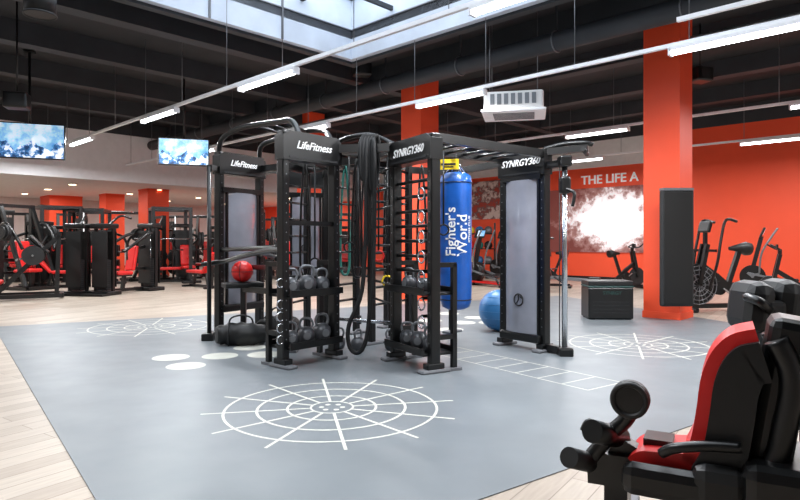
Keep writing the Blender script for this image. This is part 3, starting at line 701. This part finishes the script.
x,y=F(614,321)
b=B(); b.M=place(x,y+.35,-.05)
b.box((0,0,.28),(.74,.5,.52),BLK,bev=.02); b.box((0,0,.555),(.75,.51,.03),DTEAL,bev=.012); b.box((0,0,.61),(.74,.5,.08),BLK2,bev=.015)
b.text('SYNRGY',.08,Matrix.Translation((0.02,-.253,.45))@Matrix.Rotation(math.pi/2,4,'X'),DTEAL)
for k in range(4): b.box((0,-.251,.12+.06*k),(.6,.004,.012),RUB)
for xx in(-.3,.3): b.box((xx,0,.008),(.1,.4,.016),RUB)
b.build('plyo_box')
b=B(); b.M=place(4.47,9.7,.05)
b.box((0,.0,1.2),(.54,.1,1.88),RUB,bev=.03)
b.box((0,-.055,1.2),(.46,.01,1.8),BLK2,bev=.004)
b.box((0,0,2.15),(.5,.14,.04),GRY)
b.box((.12,.14,1.9),(.06,.22,.06),BLK); b.box((.12,.14,.5),(.06,.22,.06),BLK)
b.build('padded_mat')

c=V(((514-400)*10.5/600,10.5,0)); zc=1.3+(242-105)*10.5/600
b=B(); b.M=place(c.x,c.y,ANG-math.pi/2+.55)
b.box((0,0,zc),(1.0,.8,.32),CREAM,bev=.04); b.box((0,0,zc-.17),(1.08,.88,.05),WHT,bev=.02)
for k in range(7): b.box((-.35+.115*k,-.405,zc+.02),(.07,.02,.18),GRY)
for k in range(6): b.box((0,-.25+.1*k,zc-.2),(.7,.03,.01),GRY)
for xx in(-.4,.4):
    for yy in(-.3,.3): b.cyl((xx,yy,zc+.15),(xx,yy,5.3),.008,GRY,seg=6)
b.build('air_conditioner')
def tv(pxc,pyc,wpx,Y,rot=.15):
    x=(pxc-400)*Y/600; z=1.3+(242-pyc)*Y/600; w=wpx*Y/600; h=w*.54
    b=B(); b.M=place(x,Y,rot); b.box((0,0,z),(w+.05,.07,h+.05),BLK,bev=.01); b.box((0,-.038,z),(w,.006,h),TVSC)
    n=16; top=[(-w/2+w*i/n, z-h*.12+h*.14*math.sin(i*.9)+h*.08*math.sin(i*2.3)) for i in range(n+1)]
    vs=[(p[0],-.0425,p[1]) for p in top]+[(p[0],-.0425,z-h/2) for p in top]
    b.add(vs,[(i,i+1,n+2+i,n+1+i) for i in range(n)],TVW)
    b.cyl((0,.05,z),(0,.05,5.3),.025,BLK); b.box((0,.05,z),(.3,.06,.2),BLK); b.box((0,.05,5.28),(.2,.2,.04),BLK)
    b.build('television')
tv(29,141,62,12.5,.35); tv(184,152,46,13.2,.3)
for px,py,Y in ((17,101,10),(362,70,12.5),(700,75,11)):
    x=(px-400)*Y/600; z=1.3+(242-py)*Y/600
    b=B(); b.M=place(x,Y,.3); b.box((0,0,z),(.36,.3,.26),BLK,bev=.03); b.cyl((0,-.151,z),(0,-.156,z),.1,RUB); b.cyl((0,0,z+.12),(0,0,5.3),.015,BLK); b.build('ceiling_speaker')
x=(40-400)*7/600
b=B(); b.M=place(x,7,0); b.cyl((0,0,3.95),(0,0,4.25),.17,BLK2,seg=22); b.torus((0,0,3.95),.17,.012,RUB); b.cyl((0,0,4.25),(0,0,5.3),.015,BLK); b.build('pendant_spotlight')
def mural(ta,tb,za,zb,m,name,extra=None):
    b=B(); b.M=RM; b.box((s1-.045,(ta+tb)/2,(za+zb)/2),(.03,tb-ta,zb-za),m)
    if extra: extra(b)
    b.build(name)
def ex(b):
    Mx=Matrix.Translation((s1-.045,8.95,3.42))@Matrix.Rotation(-math.pi/2,4,'Z')@Matrix.Rotation(math.pi/2,4,'X')
    b.text('THE LIFE A',.42,Mx,LPR,ext=.02)
mural(7.4,11.4,.95,3.15,MUR1,'wall_mural',ex)
mural(11.8,16.5,2.2,3.7,MURD,'wall_mural')

# -------------- foreground machine -----------------
b=B()
cc=V((1.3,2.6,0)); b.M=Matrix.Translation(cc+V((-.02,0,0)))@Matrix.Rotation(-.5,4,'Z')@Matrix.Translation(-cc)
def P3(px,py,Y): return V(((px-400)*Y/600,Y,1.3+(242-py)*Y/600))
yc=2.65
def prof_strip(line,off0,off1,y0,y1,m):
    pts=cat([V((p[0],0,p[1])) for p in line],5); n=len(pts); A=[];Bq=[]
    for i,p in enumerate(pts):
        t=(pts[min(i+1,n-1)]-pts[max(i-1,0)]).normalized(); nn=V((t.z,0,-t.x))
        A.append(p+nn*off0); Bq.append(p+nn*off1)
    poly=[(p.x,p.z) for p in A]+[(p.x,p.z) for p in reversed(Bq)]
    N=len(pts)
    vs=[(q[0],y0,q[1]) for q in poly]+[(q[0],y1,q[1]) for q in poly]
    M2=2*N; fs=[]
    for i in range(N-1):
        a,b2,c,d=i,i+1,M2-2-i,M2-1-i
        fs.append((a,b2,c,d)); fs.append((a+M2,d+M2,c+M2,b2+M2))
    sides=[(i,(i+1)%M2,(i+1)%M2+M2,i+M2) for i in range(M2)]
    b.add(vs,fs,m,False); b.add(vs,sides,m,False)
sc=600/yc
def xz(px,py): return ((px-400)/sc,1.3-(py-242)/sc)
back=[xz(682,450),xz(691,430),xz(696,400),xz(700,370),xz(709,345),xz(724,328),xz(744,321)]
prof_strip(back,0,.055,2.5,2.78,RED)
prof_strip(back,.05,.21,2.46,2.82,BLK2)
seat=[xz(640,462),xz(648,455),xz(668,453),xz(696,450)]
prof_strip(seat,-.03,.035,2.5,2.78,RED); prof_strip(seat,.03,.075,2.52,2.76,BLK2)
for yy in (2.5,2.8):
    b.tube([P3(700,470,yc)+V((0,yy-yc,0)),P3(752,452,yc)+V((0,yy-yc,0)),P3(768,400,yc)+V((0,yy-yc,0)),P3(772,360,yc)+V((0,yy-yc,0)),P3(760,330,yc)+V((0,yy-yc,0))],.045,BLK)
b.box((1.6,2.65,.62),(.16,.28,.75),BLK,ry=.15,bev=.04)
b.box((1.72,2.6,.3),(.5,.5,.28),BLK,bev=.05)
b.bar((.86,2.6,.27),(1.9,2.6,.3),.16,.14,BLK); b.bar((.98,2.6,.03),(.98,2.6,.3),.1,.12,BLK); b.bar((1.8,2.6,.03),(1.8,2.6,.3),.1,.12,BLK)
b.box((.98,2.6,.02),(.12,.6,.04),FOOT,bev=.01); b.box((1.8,2.6,.02),(.12,.7,.04),FOOT,bev=.01)
b.bar((1.15,2.66,.28),(1.15,2.66,.42),.12,.14,BLK)
b.box((1.3,2.44,.29),(.56,.1,.14),BLK,bev=.05); b.box((1.4,2.44,.31),(.22,.12,.18),BLK2,bev=.07)
def roller(px,py,Y,r,L=.12): p=P3(px,py,Y); b.cyl(p-V((0,L/2,0)),p+V((0,L/2,0)),r,BLK2,seg=26); b.torus(p-V((0,L/2,0)),r-.012,.012,BLK2,'Y',26); b.torus(p+V((0,L/2,0)),r-.012,.012,BLK2,'Y',26)
roller(658,408,2.45,.08,.05)
b.tube([P3(655,413,2.5),P3(644,430,2.52),P3(630,444,2.53),P3(614,466,2.53),P3(604,480,2.53)],.035,BLK)
b.tube([P3(622,446,2.5),P3(610,438,2.5),P3(604,448,2.5)],.02,BLK); b.cyl(P3(626,448,2.4),P3(626,448,2.62),.05,BLK,seg=20); b.cyl(P3(626,448,2.62),P3(626,475,2.6),.05,BLK)
b.cyl(P3(604,481,2.38),P3(604,481,2.62),.045,BLK2,seg=18)
b.bar(P3(622,455,2.6),P3(670,480,2.6),.08,.1,BLK)
b.tube([P3(690,460,2.44),P3(705,453,2.42),P3(735,446,2.42),P3(765,443,2.42)],.022,BLK)
b.box((1.98,2.75,.67),(.42,.5,1.3),BLK,bev=.06); b.box((1.98,2.75,1.33),(.36,.46,.06),BLK,bev=.02)
for k in range(5): b.box((1.765,2.75,.5+.16*k),(.015,.34,.05),RUB)
b.build('leg_extension_machine')
b=B(); Y=3.5
for px,py,w,h in ((750,306,.16,.3),(778,306,.17,.32)):
    p=P3(px,py,Y); b.box(p,(w,.3,h),BLK2,ry=.12,bev=.08)
p=P3(762,330,Y); b.box((p.x,Y,.52),(.12,.3,.9),BLK,bev=.03); b.box((p.x,Y,.04),(.6,.6,.08),BLK,bev=.02)
b.box((p.x+.3,Y,.5),(.5,.4,.1),BLK2,bev=.04); b.box((p.x+.3,Y,.25),(.1,.1,.5),BLK)
b.box((p.x+.75,Y,.8),(.3,.5,1.6),BLK,bev=.05); b.bar((p.x,Y,.06),(p.x+.75,Y,.06),.1,.1,BLK)
b.tube([(p.x-.05,Y-.15,.92),(p.x-.13,Y-.2,.97),(p.x-.15,Y-.1,.99)],.025,BLK)
b.build('leg_curl_machine')

w=bpy.data.worlds.new('World'); S.world=w; w.use_nodes=True
bg=w.node_tree.nodes['Background']; bg.inputs[0].default_value=(.75,.86,1,1); bg.inputs[1].default_value=1.0
cam=bpy.data.cameras.new('camera'); cam.lens=27; cam.sensor_width=36; cam.shift_y=-.01; cam.clip_end=200
co=bpy.data.objects.new('camera',cam); co.location=(0,0,1.3); co.rotation_euler=(math.pi/2,0,0); S.collection.objects.link(co); S.camera=co
S.view_settings.view_transform='Standard'
S.view_settings.exposure=0.0
